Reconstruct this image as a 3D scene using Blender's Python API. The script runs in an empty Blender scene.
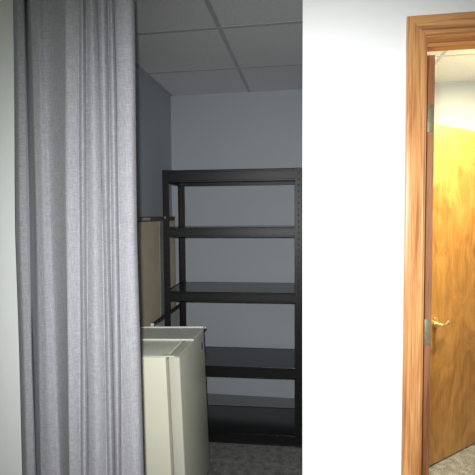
import bpy, bmesh, math, random
from mathutils import Vector, Matrix
random.seed(7)
sc = bpy.context.scene
COL = sc.collection
R = math.radians

# ------------------------------------------------------------------ materials
def new_mat(name):
    m = bpy.data.materials.new(name); m.use_nodes = True
    nt = m.node_tree; b = nt.nodes['Principled BSDF']
    return m, nt, b
def coords(nt, scale=(1, 1, 1), kind='Object'):
    tc = nt.nodes.new('ShaderNodeTexCoord'); mp = nt.nodes.new('ShaderNodeMapping')
    mp.inputs['Scale'].default_value = scale
    nt.links.new(tc.outputs[kind], mp.inputs['Vector'])
    return mp.outputs['Vector']
def noise(nt, vec, scale, detail=4, rough=.5, dist=0):
    n = nt.nodes.new('ShaderNodeTexNoise'); nt.links.new(vec, n.inputs['Vector'])
    n.inputs['Scale'].default_value = scale; n.inputs['Detail'].default_value = detail
    n.inputs['Roughness'].default_value = rough; n.inputs['Distortion'].default_value = dist
    return n.outputs['Fac']
def ramp(nt, fac, stops):
    r = nt.nodes.new('ShaderNodeValToRGB'); nt.links.new(fac, r.inputs['Fac'])
    while len(r.color_ramp.elements) < len(stops): r.color_ramp.elements.new(.5)
    for e, (p, c) in zip(r.color_ramp.elements, stops):
        e.position = p; e.color = (*c, 1) if len(c) == 3 else c
    return r.outputs['Color']
def mixc(nt, fac, a, b, mode='MIX'):
    m = nt.nodes.new('ShaderNodeMix'); m.data_type = 'RGBA'; m.blend_type = mode
    for sock, v in ((m.inputs[0], fac), (m.inputs[6], a), (m.inputs[7], b)):
        if hasattr(v, 'is_linked'): nt.links.new(v, sock)
        elif isinstance(v, (int, float)): sock.default_value = v
        else: sock.default_value = (*v, 1)
    return m.outputs[2]
def bump(nt, b, h, strength, dist=.001):
    n = nt.nodes.new('ShaderNodeBump'); n.inputs['Strength'].default_value = strength
    n.inputs['Distance'].default_value = dist
    nt.links.new(h, n.inputs['Height']); nt.links.new(n.outputs['Normal'], b.inputs['Normal'])
def setc(nt, b, c):
    if hasattr(c, 'is_linked'): nt.links.new(c, b.inputs['Base Color'])
    else: b.inputs['Base Color'].default_value = (*c, 1)
def plain(name, col, rough=.5, metal=0, var=.06, scale=30, bmp=0, spec=None):
    m, nt, b = new_mat(name)
    v = coords(nt); n = noise(nt, v, scale, 3)
    lo = tuple(c * (1 - var) for c in col); hi = tuple(min(1, c * (1 + var)) for c in col)
    setc(nt, b, ramp(nt, n, [(.3, lo), (.7, hi)]))
    b.inputs['Roughness'].default_value = rough; b.inputs['Metallic'].default_value = metal
    if spec is not None: b.inputs['Specular IOR Level'].default_value = spec
    if bmp: bump(nt, b, noise(nt, v, scale * 8, 2), bmp, .0006)
    return m

def paint_mat(name, col):
    m, nt, b = new_mat(name); v = coords(nt)
    setc(nt, b, ramp(nt, noise(nt, v, 1.3, 3), [(.3, tuple(c * .975 for c in col)), (.7, col)]))
    b.inputs['Roughness'].default_value = .6
    b.inputs['Specular IOR Level'].default_value = .3
    bump(nt, b, noise(nt, v, 260, 2), .25, .0008)
    return m
M = {}
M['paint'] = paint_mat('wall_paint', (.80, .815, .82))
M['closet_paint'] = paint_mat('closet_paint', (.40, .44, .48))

def ceiling_mat():
    m, nt, b = new_mat('ceiling_tile'); v = coords(nt)
    n = noise(nt, v, 180, 3, .7)
    setc(nt, b, ramp(nt, n, [(.32, (.66, .665, .67)), (.5, (.79, .795, .80)), (.8, (.82, .825, .83))]))
    b.inputs['Roughness'].default_value = .9
    bump(nt, b, n, .3, .001)
    return m
M['tile'] = ceiling_mat()
M['tbar'] = plain('ceiling_grid_metal', (.50, .51, .52), .5)

def carpet_mat():
    m, nt, b = new_mat('carpet'); v = coords(nt)
    fine = noise(nt, v, 130, 4, .7); mid = noise(nt, v, 22, 3, .6)
    c1 = ramp(nt, fine, [(.3, (.10, .10, .105)), (.5, (.26, .255, .25)), (.72, (.46, .45, .43))])
    c2 = ramp(nt, mid, [(.35, (.55, .55, .55)), (.65, (1, 1, 1))])
    setc(nt, b, mixc(nt, 1.0, c1, c2, 'MULTIPLY'))
    b.inputs['Roughness'].default_value = 1; b.inputs['Specular IOR Level'].default_value = .1
    bump(nt, b, fine, .9, .006)
    return m
M['carpet'] = carpet_mat()

def wood_mat(name, axis, light, mid, dark, stretch=28, along=1.6, rough=.35, rings=.0):
    """straight grained timber; axis is the direction the grain runs"""
    m, nt, b = new_mat(name)
    s = [stretch] * 3; s[axis] = along
    v = coords(nt, tuple(s))
    broad = noise(nt, v, 1.0, 4, .55, 1.2)
    s2 = [260] * 3; s2[axis] = 5
    pores = noise(nt, coords(nt, tuple(s2)), 1.0, 2, .6)
    base = ramp(nt, broad, [(.30, dark), (.45, mid), (.62, light), (.75, mid)])
    por = ramp(nt, pores, [(.36, (.62, .58, .55)), (.5, (1, 1, 1))])
    s3 = [62] * 3; s3[axis] = 2.2
    streak = ramp(nt, noise(nt, coords(nt, tuple(s3)), 1.0, 3, .6, 1.6), [(.36, (.62, .48, .42)), (.46, (1, 1, 1))])
    base = mixc(nt, .5, base, streak, 'MULTIPLY')
    setc(nt, b, mixc(nt, .8, base, por, 'MULTIPLY'))
    b.inputs['Roughness'].default_value = rough
    b.inputs['Coat Weight'].default_value = .25; b.inputs['Coat Roughness'].default_value = .25
    bump(nt, b, pores, .15, .0005)
    return m
OAK = ((.60, .31, .12), (.47, .215, .078), (.31, .12, .042))
M['oak_v'] = wood_mat('oak_vertical_grain', 2, *OAK)
M['oak_h'] = wood_mat('oak_horizontal_grain', 0, *OAK)
M['oak_edge'] = wood_mat('oak_door_edge', 2, (.34, .165, .078), (.28, .125, .058), (.2, .08, .035), 40)

def birch_mat():
    m, nt, b = new_mat('birch_veneer')
    v = coords(nt, (7, 7, 3.4)); broad = noise(nt, v, 1.0, 5, .6, 1.8)
    v2 = coords(nt, (70, 70, 3)); fine = noise(nt, v2, 1.0, 3, .6, .3)
    base = ramp(nt, broad, [(.28, (.22, .10, .025)), (.45, (.33, .16, .042)), (.6, (.42, .22, .06)), (.75, (.36, .18, .048))])
    gr = ramp(nt, fine, [(.3, (.80, .76, .70)), (.6, (1, 1, 1))])
    c = mixc(nt, 1.0, base, gr, 'MULTIPLY')
    vo = nt.nodes.new('ShaderNodeTexVoronoi'); vo.inputs['Scale'].default_value = 1.0
    nt.links.new(coords(nt, (4.5, 4.5, 3.0)), vo.inputs['Vector'])
    kn = ramp(nt, vo.outputs['Distance'], [(.03, (.34, .25, .18)), (.11, (.85, .8, .75)), (.2, (1, 1, 1))])
    setc(nt, b, mixc(nt, .75, c, kn, 'MULTIPLY'))
    b.inputs['Roughness'].default_value = .38
    b.inputs['Coat Weight'].default_value = .2; b.inputs['Coat Roughness'].default_value = .3
    return m
M['birch'] = birch_mat()

def linen_mat():
    m, nt, b = new_mat('grey_linen')
    warp = noise(nt, coords(nt, (520, 520, 40)), 1.0, 2, .6)
    weft = noise(nt, coords(nt, (50, 50, 620)), 1.0, 2, .6)
    mx = nt.nodes.new('ShaderNodeMath'); mx.operation = 'ADD'
    nt.links.new(warp, mx.inputs[0]); nt.links.new(weft, mx.inputs[1])
    h = nt.nodes.new('ShaderNodeMath'); h.operation = 'MULTIPLY'; h.inputs[1].default_value = .5
    nt.links.new(mx.outputs[0], h.inputs[0])
    setc(nt, b, ramp(nt, h.outputs[0], [(.34, (.21, .21, .24)), (.5, (.285, .285, .312)), (.66, (.365, .365, .387))]))
    b.inputs['Roughness'].default_value = .9; b.inputs['Specular IOR Level'].default_value = .15
    bump(nt, b, h.outputs[0], .35, .0012)
    return m
M['linen'] = linen_mat()
M['black_metal'] = plain('black_powder_coat', (.006, .006, .0058), .45, 0, .1, 20, .05, .38)
M['slot'] = plain('slot_black', (.003, .003, .003), .9)
M['board_black'] = plain('black_shelf_board', (.014, .014, .015), .2, 0, .12, 12, 0, .8)
M['chrome'] = plain('bright_metal', (.75, .75, .74), .25, 1)
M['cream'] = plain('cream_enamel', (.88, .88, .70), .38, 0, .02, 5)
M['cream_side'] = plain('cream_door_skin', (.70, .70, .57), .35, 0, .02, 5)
M['cream_trim'] = plain('grey_cream_plastic', (.68, .68, .57), .5, 0, .05, 60)
M['gasket'] = plain('fridge_gasket', (.40, .40, .34), .7)
M['badge'] = plain('grey_badge', (.12, .12, .10), .35)
M['tray'] = plain('white_tray_plastic', (.70, .71, .62), .35, 0, .03, 15)
M['tray_edge'] = plain('white_tray_rim', (.86, .87, .80), .3, 0, .02, 15)
M['tan'] = plain('tan_board', (.66, .57, .41), .75, 0, .05, 6)
M['brown'] = plain('dark_brown_rail', (.11, .075, .05), .45, 0, .2, 25)
M['stile'] = plain('grey_green_stile', (.30, .32, .28), .5)
M['pale_grey'] = plain('pale_grey_laminate', (.52, .52, .51), .5, 0, .03, 8)
M['rubber'] = plain('black_rubber_edge', (.02, .018, .016), .5)
M['white_plastic'] = plain('white_corner_cap', (.8, .8, .78), .4)
M['vinyl'] = plain('grey_vinyl_base', (.17, .175, .18), .5)
M['brass'] = plain('polished_brass', (1, .86, .50), .33, 1, .02)
M['steel'] = plain('aged_brass_hinge', (.24, .23, .15), .5, .5, .12, 80)
M['lamp_frame'] = plain('white_lamp_frame', (.8, .8, .8), .4)
def emit(name, col, s):
    m, nt, b = new_mat(name)
    setc(nt, b, (.8, .8, .8)); b.inputs['Emission Color'].default_value = (*col, 1); b.inputs['Emission Strength'].default_value = s
    return m
M['diffuser'] = emit('lit_diffuser', (1, .93, .72), 3)
M['diffuser_dim'] = emit('lit_diffuser_cool', (.92, 1, .92), 1.2)

# ------------------------------------------------------------------ geometry helpers
def link(name, bm, mats, parent=None, smooth=False, loc=None):
    me = bpy.data.meshes.new(name)
    bmesh.ops.recalc_face_normals(bm, faces=bm.faces)
    bm.to_mesh(me); bm.free()
    if not isinstance(mats, (list, tuple)): mats = [mats]
    for m in mats: me.materials.append(M[m])
    if smooth:
        for p in me.polygons: p.use_smooth = True
        try: me.set_sharp_from_angle(angle=R(35))
        except Exception: pass
    o = bpy.data.objects.new(name, me); COL.objects.link(o)
    if parent: o.parent = parent
    if loc: o.location = loc
    return o
def box(bm, x0, x1, y0, y1, z0, z1, bev=0, seg=2, mi=0):
    r = bmesh.ops.create_cube(bm, size=1)
    vs = r['verts']
    for v in vs:
        v.co = Vector(((x0 + x1) / 2 + v.co.x * (x1 - x0), (y0 + y1) / 2 + v.co.y * (y1 - y0), (z0 + z1) / 2 + v.co.z * (z1 - z0)))
    fs = set(f for v in vs for f in v.link_faces)
    for f in fs: f.material_index = mi
    if bev:
        es = list(set(e for v in vs for e in v.link_edges))
        bmesh.ops.bevel(bm, geom=es, offset=bev, segments=seg, profile=.5, affect='EDGES', material=-1)
def prism(bm, pts, axis, a, b, mi=0):
    """extrude the closed outline pts along axis from a to b; the outline lies in the other two axes in order"""
    def mk(p, t):
        c = list(p); c.insert(axis, t); return bm.verts.new(c)
    A = [mk(p, a) for p in pts]; B = [mk(p, b) for p in pts]
    n = len(pts); fs = [bm.faces.new(A), bm.faces.new(B[::-1])]
    for i in range(n): fs.append(bm.faces.new((A[i], A[(i + 1) % n], B[(i + 1) % n], B[i])))
    for f in fs: f.material_index = mi
def cyl(bm, c, axis, r, L, seg=20, r2=None, mi=0):
    rr = bmesh.ops.create_cone(bm, cap_ends=True, segments=seg, radius1=r, radius2=r if r2 is None else r2, depth=L)
    rot = {0: Matrix.Rotation(R(90), 4, 'Y'), 1: Matrix.Rotation(R(-90), 4, 'X'), 2: Matrix.Identity(4)}[axis]
    bmesh.ops.transform(bm, matrix=Matrix.Translation(c) @ rot, verts=rr['verts'])
    for f in set(f for v in rr['verts'] for f in v.link_faces): f.material_index = mi
def tube(bm, pts, rad, seg=12):
    rings = []
    P = [Vector(p) for p in pts]
    for i, p in enumerate(P):
        t = (P[min(i + 1, len(P) - 1)] - P[max(i - 1, 0)]).normalized()
        u = t.cross(Vector((0, 0, 1)))
        if u.length < .1: u = t.cross(Vector((0, 1, 0)))
        u.normalize(); w = t.cross(u)
        r = rad[i] if isinstance(rad, (list, tuple)) else rad
        rings.append([bm.verts.new(p + (u * math.cos(a) + w * math.sin(a)) * r) for a in [2 * math.pi * k / seg for k in range(seg)]])
    for A, B in zip(rings, rings[1:]):
        for k in range(seg): bm.faces.new((A[k], A[(k + 1) % seg], B[(k + 1) % seg], B[k]))
    bm.faces.new(rings[0][::-1]); bm.faces.new(rings[-1])
def empty(name, loc=(0, 0, 0), rot=(0, 0, 0)):
    o = bpy.data.objects.new(name, None); COL.objects.link(o)
    o.location = loc; o.rotation_euler = rot; o.empty_display_size = .1
    return o
def tag(o, label=None, cat=None, group=None, kind=None):
    if label: o['label'] = label
    if cat: o['category'] = cat
    if group: o['group'] = group
    if kind: o['kind'] = kind
    return o
def BM(): return bmesh.new()

# ------------------------------------------------------------------ the setting
H = 2.456                       # ceiling height
YF, TH = 1.392, .120            # front partition: face towards the camera, thickness
YB = 3.373                      # back wall
XL = -1.052                     # closet's left wall
XE = -.012                      # free end of the partition, also the closet's right wall
JX, JW, JH = .351, .815, 2.041  # doorway: left jamb face, width, height
FX0, FX1, FY0 = -2.3, 1.95, -1.9

def struct(name, bm, mats, label, cat, smooth=False):
    return tag(link(name, bm, mats, None, smooth), label, cat, None, 'structure')

bm = BM(); box(bm, FX0 - .1, 3.0, FY0 - .1, YB + .1, -.05, 0)
struct('floor', bm, 'carpet', 'speckled grey carpet covering the floor of closet and rooms', 'floor')

# ceiling: tiles with a lay-in grid
bm = BM(); box(bm, FX0 - .1, 3.0, FY0 - .1, YB + .1, H + .002, H + .08)
gx0, gy0 = -.430, 2.819
x = gx0 - .61 * 4
while x < 3.0:
    if x > FX0: box(bm, x - .0115, x + .0115, FY0, YB, H + .0010, H + .004, mi=1)
    x += .61
y = gy0 - .61 * 8
while y < YB:
    if y > FY0: box(bm, FX0, 2.98, y - .0115, y + .0115, H + .0008, H + .004, mi=1)
    y += .61
struct('ceiling', bm, ['tile', 'tbar'], 'suspended ceiling of square grey tiles in a metal grid', 'ceiling')

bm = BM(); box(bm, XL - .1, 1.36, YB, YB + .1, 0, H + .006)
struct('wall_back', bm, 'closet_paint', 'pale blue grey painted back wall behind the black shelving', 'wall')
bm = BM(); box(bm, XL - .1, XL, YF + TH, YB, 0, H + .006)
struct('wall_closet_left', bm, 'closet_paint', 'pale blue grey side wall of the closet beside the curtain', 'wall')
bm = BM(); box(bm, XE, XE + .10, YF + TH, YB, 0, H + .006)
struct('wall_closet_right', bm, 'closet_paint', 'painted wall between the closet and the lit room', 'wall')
# front partition
bm = BM()
box(bm, XE, JX - .019, YF, YF + TH, 0, H + .006)
box(bm, JX - .019, JX + JW + .019, YF, YF + TH, JH + .019, H + .006)
box(bm, JX + JW + .019, FX1, YF, YF + TH, 0, H + .006)
struct('wall_front', bm, 'paint', 'bright white painted wall between the closet opening and the oak doorway', 'wall')
bm = BM(); box(bm, FX0, -.80, YF, YF + TH, 0, H + .006)
struct('wall_front_left', bm, 'paint', 'white painted wall left of the grey curtain', 'wall')
bm = BM(); box(bm, FX0 - .1, FX0, FY0, YF + TH, 0, H + .006)
struct('wall_left', bm, 'paint', 'white painted left wall of the near room', 'wall')
bm = BM(); box(bm, FX1, FX1 + .1, FY0, YF + TH, 0, H + .006)
struct('wall_right', bm, 'paint', 'white painted right wall of the near room', 'wall')
bm = BM(); box(bm, FX0 - .1, FX1 + .1, FY0 - .1, FY0, 0, H + .006)
struct('wall_rear', bm, 'paint', 'white painted wall facing the closet opening', 'wall')
# side room: right wall with its own doorway, hall beyond
RX = 1.372
bm = BM()
box(bm, RX, RX + .12, YF + TH, 2.42, 0, H + .006)
box(bm, RX, RX + .12, 2.42, 3.27, 2.06, H + .006)
box(bm, RX, RX + .12, 3.27, YB + .1, 0, H + .006)
struct('wall_side_room', bm, 'paint', 'white painted wall with the doorway of the open birch door', 'wall')
bm = BM(); box(bm, 2.8, 2.9, YF + TH, YB + .1, 0, H + .006); box(bm, RX + .12, 2.8, YB, YB + .1, 0, H + .006)
struct('wall_hall', bm, 'paint', 'white painted hall wall beyond the open birch door', 'wall')

# vinyl cove base
def base_strip(name, p, q, side, label):
    """p,q = ends along the wall; side = unit normal into the room"""
    p, q, s = Vector(p), Vector(q), Vector(side)
    bm = BM(); prof = [(0, 0), (.012, 0), (.006, .006), (.003, .018), (.003, .098), (.001, .1), (0, .1)]
    A = [bm.verts.new((p.x + s.x * d, p.y + s.y * d, z)) for d, z in prof]
    B = [bm.verts.new((q.x + s.x * d, q.y + s.y * d, z)) for d, z in prof]
    n = len(prof); bm.faces.new(A); bm.faces.new(B[::-1])
    for i in range(n): bm.faces.new((A[i], A[(i + 1) % n], B[(i + 1) % n], B[i]))
    struct(name, bm, 'vinyl', label, 'baseboard')
base_strip('baseboard_back', (XL, YB), (XE, YB), (0, -1), 'grey vinyl base along the closet back wall')
base_strip('baseboard_closet_left', (XL, YF + TH), (XL, YB), (1, 0), 'grey vinyl base along the closet side wall')
base_strip('baseboard_front', (XE, YF), (.290, YF), (0, -1), 'grey vinyl base under the white wall beside the doorway')
base_strip('baseboard_side_room', (XE + .10, YB), (RX, YB), (0, -1), 'grey vinyl base in the room beyond the doorway')

# ------------------------------------------------------------------ oak door casings
CASE = [(0, 0), (.0, .009), (.004, .0115), (.012, .0105), (.02, .0115), (.034, .0155), (.046, .0165), (.0525, .0155), (.0553, .012), (.0553, 0)]
def casing_leg(bm, w_axis, x_in, outdir, face, fdir, top_in, wpts=CASE):
    """vertical casing with a mitred top; x_in inner edge, widening along outdir, thickness from face along fdir"""
    A, B = [], []
    for w, t in wpts:
        a = x_in + outdir * w; b = face + fdir * t
        lo = (a, b, 0) if w_axis == 0 else (b, a, 0)
        hi = (a, b, top_in + w) if w_axis == 0 else (b, a, top_in + w)
        A.append(bm.verts.new(lo)); B.append(bm.verts.new(hi))
    n = len(A); bm.faces.new(A); bm.faces.new(B[::-1])
    for i in range(n): bm.faces.new((A[i], A[(i + 1) % n], B[(i + 1) % n], B[i]))
def casing_head(bm, w_axis, a0, a1, face, fdir, top_in):
    A, B = [], []
    for w, t in CASE:
        b = face + fdir * t
        p = (a0 - w, b, top_in + w) if w_axis == 0 else (b, a0 - w, top_in + w)
        q = (a1 + w, b, top_in + w) if w_axis == 0 else (b, a1 + w, top_in + w)
        A.append(bm.verts.new(p)); B.append(bm.verts.new(q))
    n = len(A); bm.faces.new(A); bm.faces.new(B[::-1])
    for i in range(n): bm.faces.new((A[i], A[(i + 1) % n], B[(i + 1) % n], B[i]))
def local(o_parent, ob): ob.parent = o_parent

t1 = tag(empty('trim_1'), 'varnished oak casing and jamb around the doorway in the white wall', 'door frame', None, 'structure')
rv = .005
for face, fd in ((YF, -1), (YF + TH, 1)):
    bm = BM(); casing_leg(bm, 0, JX - rv, -1, face, fd, JH + rv); link('side_casing', bm, 'oak_v', t1, True)
    bm = BM(); casing_leg(bm, 0, JX + JW + rv, 1, face, fd, JH + rv); link('side_casing', bm, 'oak_v', t1, True)
    bm = BM(); casing_head(bm, 0, JX - rv, JX + JW + rv, face, fd, JH + rv); link('head_casing', bm, 'oak_h', t1, True)
for xa, xb in ((JX - .019, JX), (JX + JW, JX + JW + .019)):
    bm = BM(); box(bm, xa, xb, YF, YF + TH, 0, JH); link('jamb', bm, 'oak_v', t1)
bm = BM(); box(bm, JX - .019, JX + JW + .019, YF, YF + TH, JH, JH + .019); link('head_jamb', bm, 'oak_h', t1)
ys = YF + .045
for xa, xb in ((JX, JX + .011), (JX + JW - .011, JX + JW)):
    bm = BM(); box(bm, xa, xb, ys, ys + .035, 0, JH - .011, .002); link('door_stop', bm, 'oak_v', t1)
bm = BM(); box(bm, JX, JX + JW, ys, ys + .035, JH - .011, JH, .002); link('door_stop', bm, 'oak_h', t1)

# near door leaf: swung fully into the side room, its hinge edge seen beside the casing
d1 = tag(empty('door_1', (.3775, YF + TH + .024, .0)), 'oak door swung open beyond the doorway, seen by its hinge edge', 'door', None, 'structure')
bm = BM(); box(bm, .0, .035, .0, .76, .01, 2.038, .0015); link('door_leaf', bm, 'oak_edge', d1)
for zc in (1.835, 1.127, .25):
    bm = BM()
    box(bm, .008, .031, -.0022, 0.0, zc - .0445, zc + .0445, .0008)
    cyl(bm, (-.001, -.003, zc), 2, .006, .089, 14)
    for dz in (-.03, 0, .03): cyl(bm, (.021 + (.005 if dz else -.005), -.0026, zc + dz), 1, .0035, .001, 10)
    h = link('hinge', bm, 'steel', d1, True)

# far doorway (in the side room's right wall)
t2 = tag(empty('trim_2'), 'oak casing around the doorway of the open birch door', 'door frame', None, 'structure')
ya, yb = 2.439, 3.251
bm = BM(); casing_leg(bm, 1, ya - rv, -1, RX, -1, 2.05); link('side_casing', bm, 'oak_v', t2, True)
bm = BM(); casing_leg(bm, 1, yb + rv, 1, RX, -1, 2.05); link('side_casing', bm, 'oak_v', t2, True)
bm = BM(); casing_head(bm, 1, ya - rv, yb + rv, RX, -1, 2.05); link('head_casing', bm, 'oak_h', t2, True)
for a, b_ in ((ya - .019, ya), (yb, yb + .019)):
    bm = BM(); box(bm, RX, RX + .12, a, b_, 0, 2.045); link('jamb', bm, 'oak_v', t2)
bm = BM(); box(bm, RX, RX + .12, ya - .019, yb + .019, 2.045, 2.06); link('head_jamb', bm, 'oak_h', t2)

# far door leaf; local +x runs from its free edge to its hinge edge, -y faces the viewer
DA = math.atan2(.6652, .7467)
d2 = tag(empty('door_2', (.7235, 2.706, 0), (0, 0, DA)), 'flush honey coloured birch door standing half open in the lit room', 'door', None, 'structure')
bm = BM(); box(bm, 0, .813, 0, .035, .010, 2.040, .0015); link('door_leaf', bm, 'birch', d2)
bm = BM()
cyl(bm, (.040, -.006, .872), 1, .022, .012, 28, .022)
cyl(bm, (.040, -.026, .872), 1, .010, .034, 18)
cyl(bm, (.040, -.006, .900), 1, .012, .010, 18)
tube(bm, [(.030, -.043, .870), (.042, -.046, .870), (.062, -.047, .867), (.080, -.046, .870), (.098, -.044, .878), (.114, -.041, .880), (.126, -.037, .874), (.132, -.034, .862)],
     [.008, .0105, .0095, .008, .0075, .008, .0085, .006])
link('lever_handle', bm, 'brass', d2, True)
bm = BM(); box(bm, -.0015, .0, .006, .029, .83, .91, .0006); cyl(bm, (-.004, .0175, .872), 0, .006, .006, 12); link('latch_plate', bm, 'brass', d2)
for zc in (1.84, 1.03, .24):
    bm = BM(); box(bm, .813, .8145, .002, .032, zc - .0445, zc + .0445); cyl(bm, (.816, -.003, zc), 2, .006, .089, 14); link('hinge', bm, 'steel', d2, True)

# ------------------------------------------------------------------ curtain
# ridges and creases measured across the cloth at three heights (metres); depth is how far the cloth stands off the wall
KT = [-.924, -.885, -.861, -.837, -.813, -.742, -.697, -.685, -.674, -.656, -.636, -.620, -.603, -.592, -.581, -.548, -.518]
KM = [-.940, -.894, -.865, -.841, -.816, -.758, -.718, -.705, -.691, -.664, -.639, -.624, -.610, -.597, -.584, -.552, -.523]
KB = [-.946, -.899, -.875, -.845, -.809, -.773, -.735, -.723, -.710, -.677, -.642, -.629, -.615, -.603, -.590, -.550, -.515]
DEP = [.045, .005, .105, .112, .100, .168, .145, .160, .138, .152, .125, .140, .113, .125, .098, .104, .070]
CREASE = {6, 8, 10, 12, 14}
def fold(i, t):
    """how far the cloth stands off the wall, a fraction t of the way from key i to key i + 1"""
    a, b = DEP[i], DEP[i + 1]
    if i == 0: return .045 + .040 * math.sin(min(1, t * 2.2) * math.pi / 2) - .012 * t      # first lobe, then it tucks behind
    if i == 1: return a + (b - a) * t
    if i == 4: return a + (b - a) * t ** 1.7
    if i in CREASE: return a + (b - a) * math.sin(t * math.pi / 2)
    if i + 1 in CREASE: return a + (b - a) * (.6 * t + .4 * t * t)
    if i == 15: return a + (b - a) * (.35 * t + .65 * t ** 4)
    return a + (b - a) * (.5 - .5 * math.cos(math.pi * t))
def curtain():
    zT, zM, zB = 2.196, 1.464, .67
    ztop, zbot, rows = 2.440, .025, 60
    sub = 7
    # insert a ridge between the left edge and the dark valley
    def keys(z):
        out = []
        for a, b_, c in zip(KT, KM, KB):
            if z >= zM: t = (z - zM) / (zT - zM); t = min(t, 1.35); x_ = b_ + (a - b_) * t
            else: t = (zM - z) / (zM - zB); x_ = b_ + (c - b_) * t
            out.append(x_)
        return out
    bm = BM(); grid = []
    for r in range(rows + 1):
        z = ztop + (zbot - ztop) * r / rows
        K = keys(z); row = []
        flare = .9 + .25 * (ztop - z) / ztop
        for i in range(len(K) - 1):
            n = sub * (2 if i in (0, 4, 9, 15) else 1)
            for s in range(n):
                t = s / n
                d = fold(i, t)
                x_ = K[i] + (K[i + 1] - K[i]) * t
                wob = .0015 * math.sin(z * 3.1 + i * 1.7) + .001 * math.sin(z * 7.3 + i * 2.9)
                yy = YF - .004 - d * flare; row.append(((x_ + wob) * yy / 1.31, yy, z))
        yy = YF - .004 - DEP[-1] * flare; row.append((K[-1] * yy / 1.31, yy, z))
        grid.append([bm.verts.new(p) for p in row])
    for A, B in zip(grid, grid[1:]):
        for k in range(len(A) - 1): bm.faces.new((A[k], A[k + 1], B[k + 1], B[k]))
    o = link('curtain', bm, 'linen', None)
    for p in o.data.polygons: p.use_smooth = True
    s = o.modifiers.new('thickness', 'SOLIDIFY'); s.thickness = .0018; s.offset = 0
    return o
tag(curtain(), 'long pleated grey linen curtain drawn aside at the closet opening', 'curtain')
bm = BM(); box(bm, -.98, -.02, YF - .085, YF - .045, 2.436, H, .003)
tag(link('curtain_track', bm, 'lamp_frame'), 'slim white ceiling track carrying the grey curtain', 'curtain track', None, 'structure')

# ------------------------------------------------------------------ black shelving unit
SA = R(2.1684); SW, SD, SH = .9103, .4466, 1.8227
shelf = tag(empty('shelving_unit', (-.029, 2.8348, 0), (0, 0, SA)), 'tall black metal five-tier shelving unit standing empty in the closet', 'shelving unit')
PF, PT = .042, .002        # post flange and gauge
def post(sx, sy):
    """corner post as an angle with rows of slots; sx: 0 right, 1 left; sy: 0 front, 1 rear"""
    bm = BM()
    x0 = -SW if sx else 0; y0 = SD if sy else 0
    dx = 1 if sx else -1; dy = -1 if sy else 1
    P = [(0, 0), (PF, 0), (PF, PT), (PT, PT), (PT, PF), (0, PF)]
    prism(bm, [(x0 + dx * a, y0 + dy * b) for a, b in P], 2, .0, SH)
    z = .035
    while z < SH - .02:      # keyhole slots on both flanges
        a = .020
        box(bm, *sorted((x0 + dx * (a - .0035), x0 + dx * (a + .0035))), *sorted((y0 - dy * .0003, y0 + dy * .001)), z - .006, z + .006, mi=1)
        box(bm, *sorted((x0 - dx * .0003, x0 + dx * .001)), *sorted((y0 + dy * (a - .0035), y0 + dy * (a + .0035))), z - .006, z + .006, mi=1)
        z += .0381
    return link('post', bm, ['black_metal', 'slot'], shelf)
for sx in (0, 1):
    for sy in (0, 1):
        p = post(sx, sy)
        x0 = -SW if sx else 0; y0 = SD if sy else 0; dx = 1 if sx else -1; dy = -1 if sy else 1
        bm = BM(); prism(bm, [(x0 + dx * (a - .0015), y0 + dy * (b - .0015)) for a, b in [(0, 0), (PF + .003, 0), (PF + .003, .006), (.006, .006), (.006, PF + .003), (0, PF + .003)]], 2, 0, .012)
        link('foot', bm, 'rubber', p)
BHT = .063
# beam section: (depth inwards, height)
BSEC = [(0, .009), (-.002, .007), (-.002, 0), (.013, 0), (.013, .002), (.002, .002), (.002, .050), (.012, .050), (.012, BHT), (.0, BHT), (.003, .060), (.003, .053), (.0, .051)]
TIERS = [(1.8205, .078), (1.444, .063), (1.0168, .063), (.519, .063), (.064, .062)]
for zt, hh in TIERS:
    k = hh / BHT
    f0 = PT + .0005
    for y0, dy in ((f0, 1), (SD - f0, -1)):
        bm = BM(); prism(bm, [(y0 + dy * (a + .002 if a < 0 else a + .002), zt - BHT * k + b * k) for a, b in BSEC], 0, -SW + PT + .001, -PT - .001)
        link('long_beam', bm, 'black_metal', shelf)
    for x0, dx in ((-f0, -1), (-SW + f0, 1)):
        bm = BM(); prism(bm, [(x0 + dx * (a + .002), zt - BHT * k + b * k) for a, b in BSEC], 1, PT + .018, SD - PT - .018)
        link('side_beam', bm, 'black_metal', shelf)
    bm = BM(); box(bm, -SW + .019, -.019, .019, SD - .019, zt - .0125, zt - .0005, .0008)
    link('shelf_board', bm, 'board_black', shelf)
    bm = BM(); box(bm, -SW / 2 - .02, -SW / 2 + .02, .012, SD - .012, zt - .03, zt - .0130); link('centre_support', bm, 'black_metal', shelf)
# bright stud on the front left post
bm = BM(); cyl(bm, (-SW + .018, -.004, 1.512), 1, .0085, .008, 18, .006)
tag(link('clamp_stud', bm, 'chrome', shelf, True), 'small bright metal stud')

# ------------------------------------------------------------------ boards standing between shelving and wall
tb = tag(empty('framed_board', (XL + .008, 2.48, 0)), 'tall tan board with a dark brown top rail behind the black shelving', 'board')
bm = BM(); box(bm, .0, .022, .0, .853, .005, 1.484, .001); link('panel', bm, 'tan', tb)
bm = BM(); box(bm, -.002, .026, .0, .855, 1.484, 1.517, .003); link('top_rail', bm, 'brown', tb)
bm = BM(); box(bm, .022, .0255, .487, .556, .005, 1.484, .0008); tag(link('stile', bm, 'stile', tb), 'grey green upright strip')
bm = BM(); box(bm, .026, .0275, .16, .30, 1.494, 1.510, .0005); tag(link('rail_plate', bm, 'pale_grey', tb), 'pale plate on the brown rail')
bm = BM(); box(bm, .0, .024, .849, .853, .005, 1.484); link('edge_strip', bm, 'brown', tb)

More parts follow.
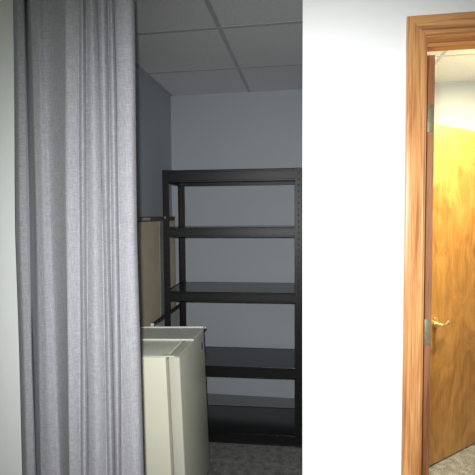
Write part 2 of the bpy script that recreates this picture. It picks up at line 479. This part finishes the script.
gb = tag(empty('low_panel', (-.999, 2.70, 0)), 'low pale grey panel with black edge trim on the floor between shelving and wall', 'panel')
bm = BM(); box(bm, 0, .018, .006, .660, .004, .800); link('panel', bm, 'pale_grey', gb)
bm = BM(); box(bm, -.002, .020, .006, .664, .800, .823, .004); link('edge_trim', bm, 'rubber', gb)
bm = BM(); box(bm, -.002, .021, 0, .008, .70, .826, .003); tag(link('corner_cap', bm, 'white_plastic', gb), 'white corner cap')
bm = BM(); cyl(bm, (.021, .028, .812), 0, .005, .003, 12); link('rivet', bm, 'chrome', gb)
bm = BM(); cyl(bm, (.021, .075, .812), 0, .005, .003, 12); link('rivet', bm, 'chrome', gb)

# ------------------------------------------------------------------ compact fridge
TILT = R(-2.0)
FO = Vector((-1.005, 1.935, .0))
fr = tag(empty('compact_fridge', FO, (0, TILT, 0)), 'small cream coloured fridge on the closet floor beside the curtain', 'fridge')
# local frame: x 0..0.455 (door at the right), y 0..0.49, z up to 0.855
FT = .853
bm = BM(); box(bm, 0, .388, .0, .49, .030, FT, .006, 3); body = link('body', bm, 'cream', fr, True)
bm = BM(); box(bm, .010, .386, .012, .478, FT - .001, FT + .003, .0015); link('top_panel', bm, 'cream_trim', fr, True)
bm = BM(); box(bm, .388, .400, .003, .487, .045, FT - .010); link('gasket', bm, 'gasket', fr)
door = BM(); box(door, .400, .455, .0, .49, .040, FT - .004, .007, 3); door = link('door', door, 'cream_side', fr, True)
bm = BM()
prism(bm, [(.403, FT - .006), (.4545, FT - .006), (.4545, FT - .001), (.446, FT + .003), (.412, FT + .001), (.403, FT - .002)], 1, .003, .487)
link('top_cap', bm, 'cream_trim', door)
bm = BM()
cyl(bm, (0, 0, 0), 0, .017, .004, 28)
bmesh.ops.scale(bm, vec=(1, .9, 1.25), verts=bm.verts)
bmesh.ops.translate(bm, vec=(.4560, .425, FT - .072), verts=bm.verts)
link('badge', bm, 'badge', door, True)
bm = BM(); box(bm, .37, .43, .006, .03, FT - .002, FT + .006, .001); link('hinge_cover', bm, 'cream_trim', fr)
s_, c_ = math.sin(-TILT), math.cos(TILT)
for fx, fy in ((.03, .04), (.03, .45), (.36, .04), (.36, .45)):
    bm = BM(); low = -fx * s_ / c_ + .001
    cyl(bm, (fx, fy, (low + .031) / 2), 2, .014, .031 - low, 16); link('foot', bm, 'rubber', fr)

# shallow tray lying on the fridge
tr = tag(empty('tray', FO + Vector((0, 0, 0)), (0, TILT, 0)), 'shallow off-white tray lying across the rear of the cream fridge', 'tray')
tz = FT + .0035; x0, x1, y0, y1 = .035, .456, .258, .525
bm = BM(); box(bm, x0, x1, y0, y1, tz, tz + .003, .001)
for sx_ in range(2):
    box(bm, .235 + sx_ * .085, .27 + sx_ * .085, y1 - .055, y1 - .045, tz + .003, tz + .0042, mi=1)
link('tray_base', bm, ['tray', 'gasket'], tr)
bm = BM(); w = .006
prism(bm, [(x0, y0), (x1, y0), (x1 + .0, y0 + w), (x0, y0 + w)], 2, tz - .000, tz + .010)
prism(bm, [(x0, y1 - w), (x1 + .003, y1 - w), (x1 + .003, y1), (x0, y1)], 2, tz, tz + .009)
prism(bm, [(x1 - w, y0 + w), (x1, y0 + w), (x1, y1 - w), (x1 - w, y1 - w)], 2, tz, tz + .009)
prism(bm, [(x0, y0 + w), (x0 + w, y0 + w), (x0 + w, y1 - w), (x0, y1 - w)], 2, tz, tz + .009)
link('rim', bm, 'tray_edge', tr)

# ------------------------------------------------------------------ ceiling lamps (recessed troffers in the grid)
def troffer(x, y, dif, label):
    t = tag(empty('ceiling_light', (x, y, H)), label, 'ceiling light')
    bm = BM()
    for a in ((-.29, .29, -.29, -.265), (-.29, .29, .265, .29), (-.29, -.265, -.265, .265), (.265, .29, -.265, .265)): box(bm, *a, -.012, .0)
    link('frame', bm, 'lamp_frame', t)
    bm = BM(); box(bm, -.265, .265, -.265, .265, -.006, .0); link('diffuser', bm, dif, t)
    return t
def area(name, loc, size, power, col, rot=(0, 0, 0)):
    l = bpy.data.lights.new(name, 'AREA'); l.shape = 'SQUARE'; l.size = size; l.energy = power; l.color = col
    o = bpy.data.objects.new(name, l); COL.objects.link(o); o.location = loc; o.rotation_euler = rot
    return o
t = tag(empty('ceiling_light', (1.12, 2.38, H)), 'round ceiling lamp lighting the room beyond the oak doorway', 'ceiling light')
bm = BM(); cyl(bm, (0, 0, -.010), 2, .165, .022, 40); link('frame', bm, 'lamp_frame', t, True)
bm = BM(); cyl(bm, (0, 0, -.025), 2, .13, .010, 40, .15); link('diffuser', bm, 'diffuser', t, True)
area('side_room_lamp', (1.12, 2.38, H - .034), .26, 80, (1, .89, .55))
troffer(gx0 - .61 * .5, gy0 - .61 * 4.5, 'diffuser_dim', 'square ceiling lamp above the near room')
area('near_room_lamp', (gx0 - .61 * .5, gy0 - .61 * 4.5, H - .014), .5, 9, (.88, 1, .86))

# the camera's own flash, just beside the lens
fl = bpy.data.lights.new('flash', 'SPOT'); fl.energy = 172; fl.spot_size = R(98); fl.spot_blend = 1; fl.shadow_soft_size = .012; fl.color = (1, 1, 1)
fo = bpy.data.objects.new('flash', fl); COL.objects.link(fo)

# ------------------------------------------------------------------ world, camera
w = bpy.data.worlds.new('world'); sc.world = w; w.use_nodes = True
w.node_tree.nodes['Background'].inputs[0].default_value = (.5, .55, .6, 1); w.node_tree.nodes['Background'].inputs[1].default_value = .05
cam = bpy.data.cameras.new('camera'); co = bpy.data.objects.new('camera', cam); COL.objects.link(co)
cam.sensor_width = 36; cam.sensor_fit = 'HORIZONTAL'; cam.lens = 439.8513 / 475 * 36; cam.clip_start = .02
yaw, pit, rol = R(8.9245), R(2.9347), R(.4119)
rot = Matrix.Rotation(yaw, 4, 'Z') @ Matrix.Rotation(R(90) - pit, 4, 'X') @ Matrix.Rotation(-rol, 4, 'Z')
co.matrix_world = Matrix.Translation((0, 0, 1.5243)) @ rot
fo.matrix_world = Matrix.Translation((-.03, .02, 1.57)) @ Matrix.Rotation(R(1), 4, 'Z') @ Matrix.Rotation(R(90) - R(13), 4, 'X')
sc.camera = co
vs = sc.view_settings
vs.view_transform = 'Standard'; vs.look = 'None'; vs.exposure = 0; vs.gamma = 1; vs.use_curve_mapping = False
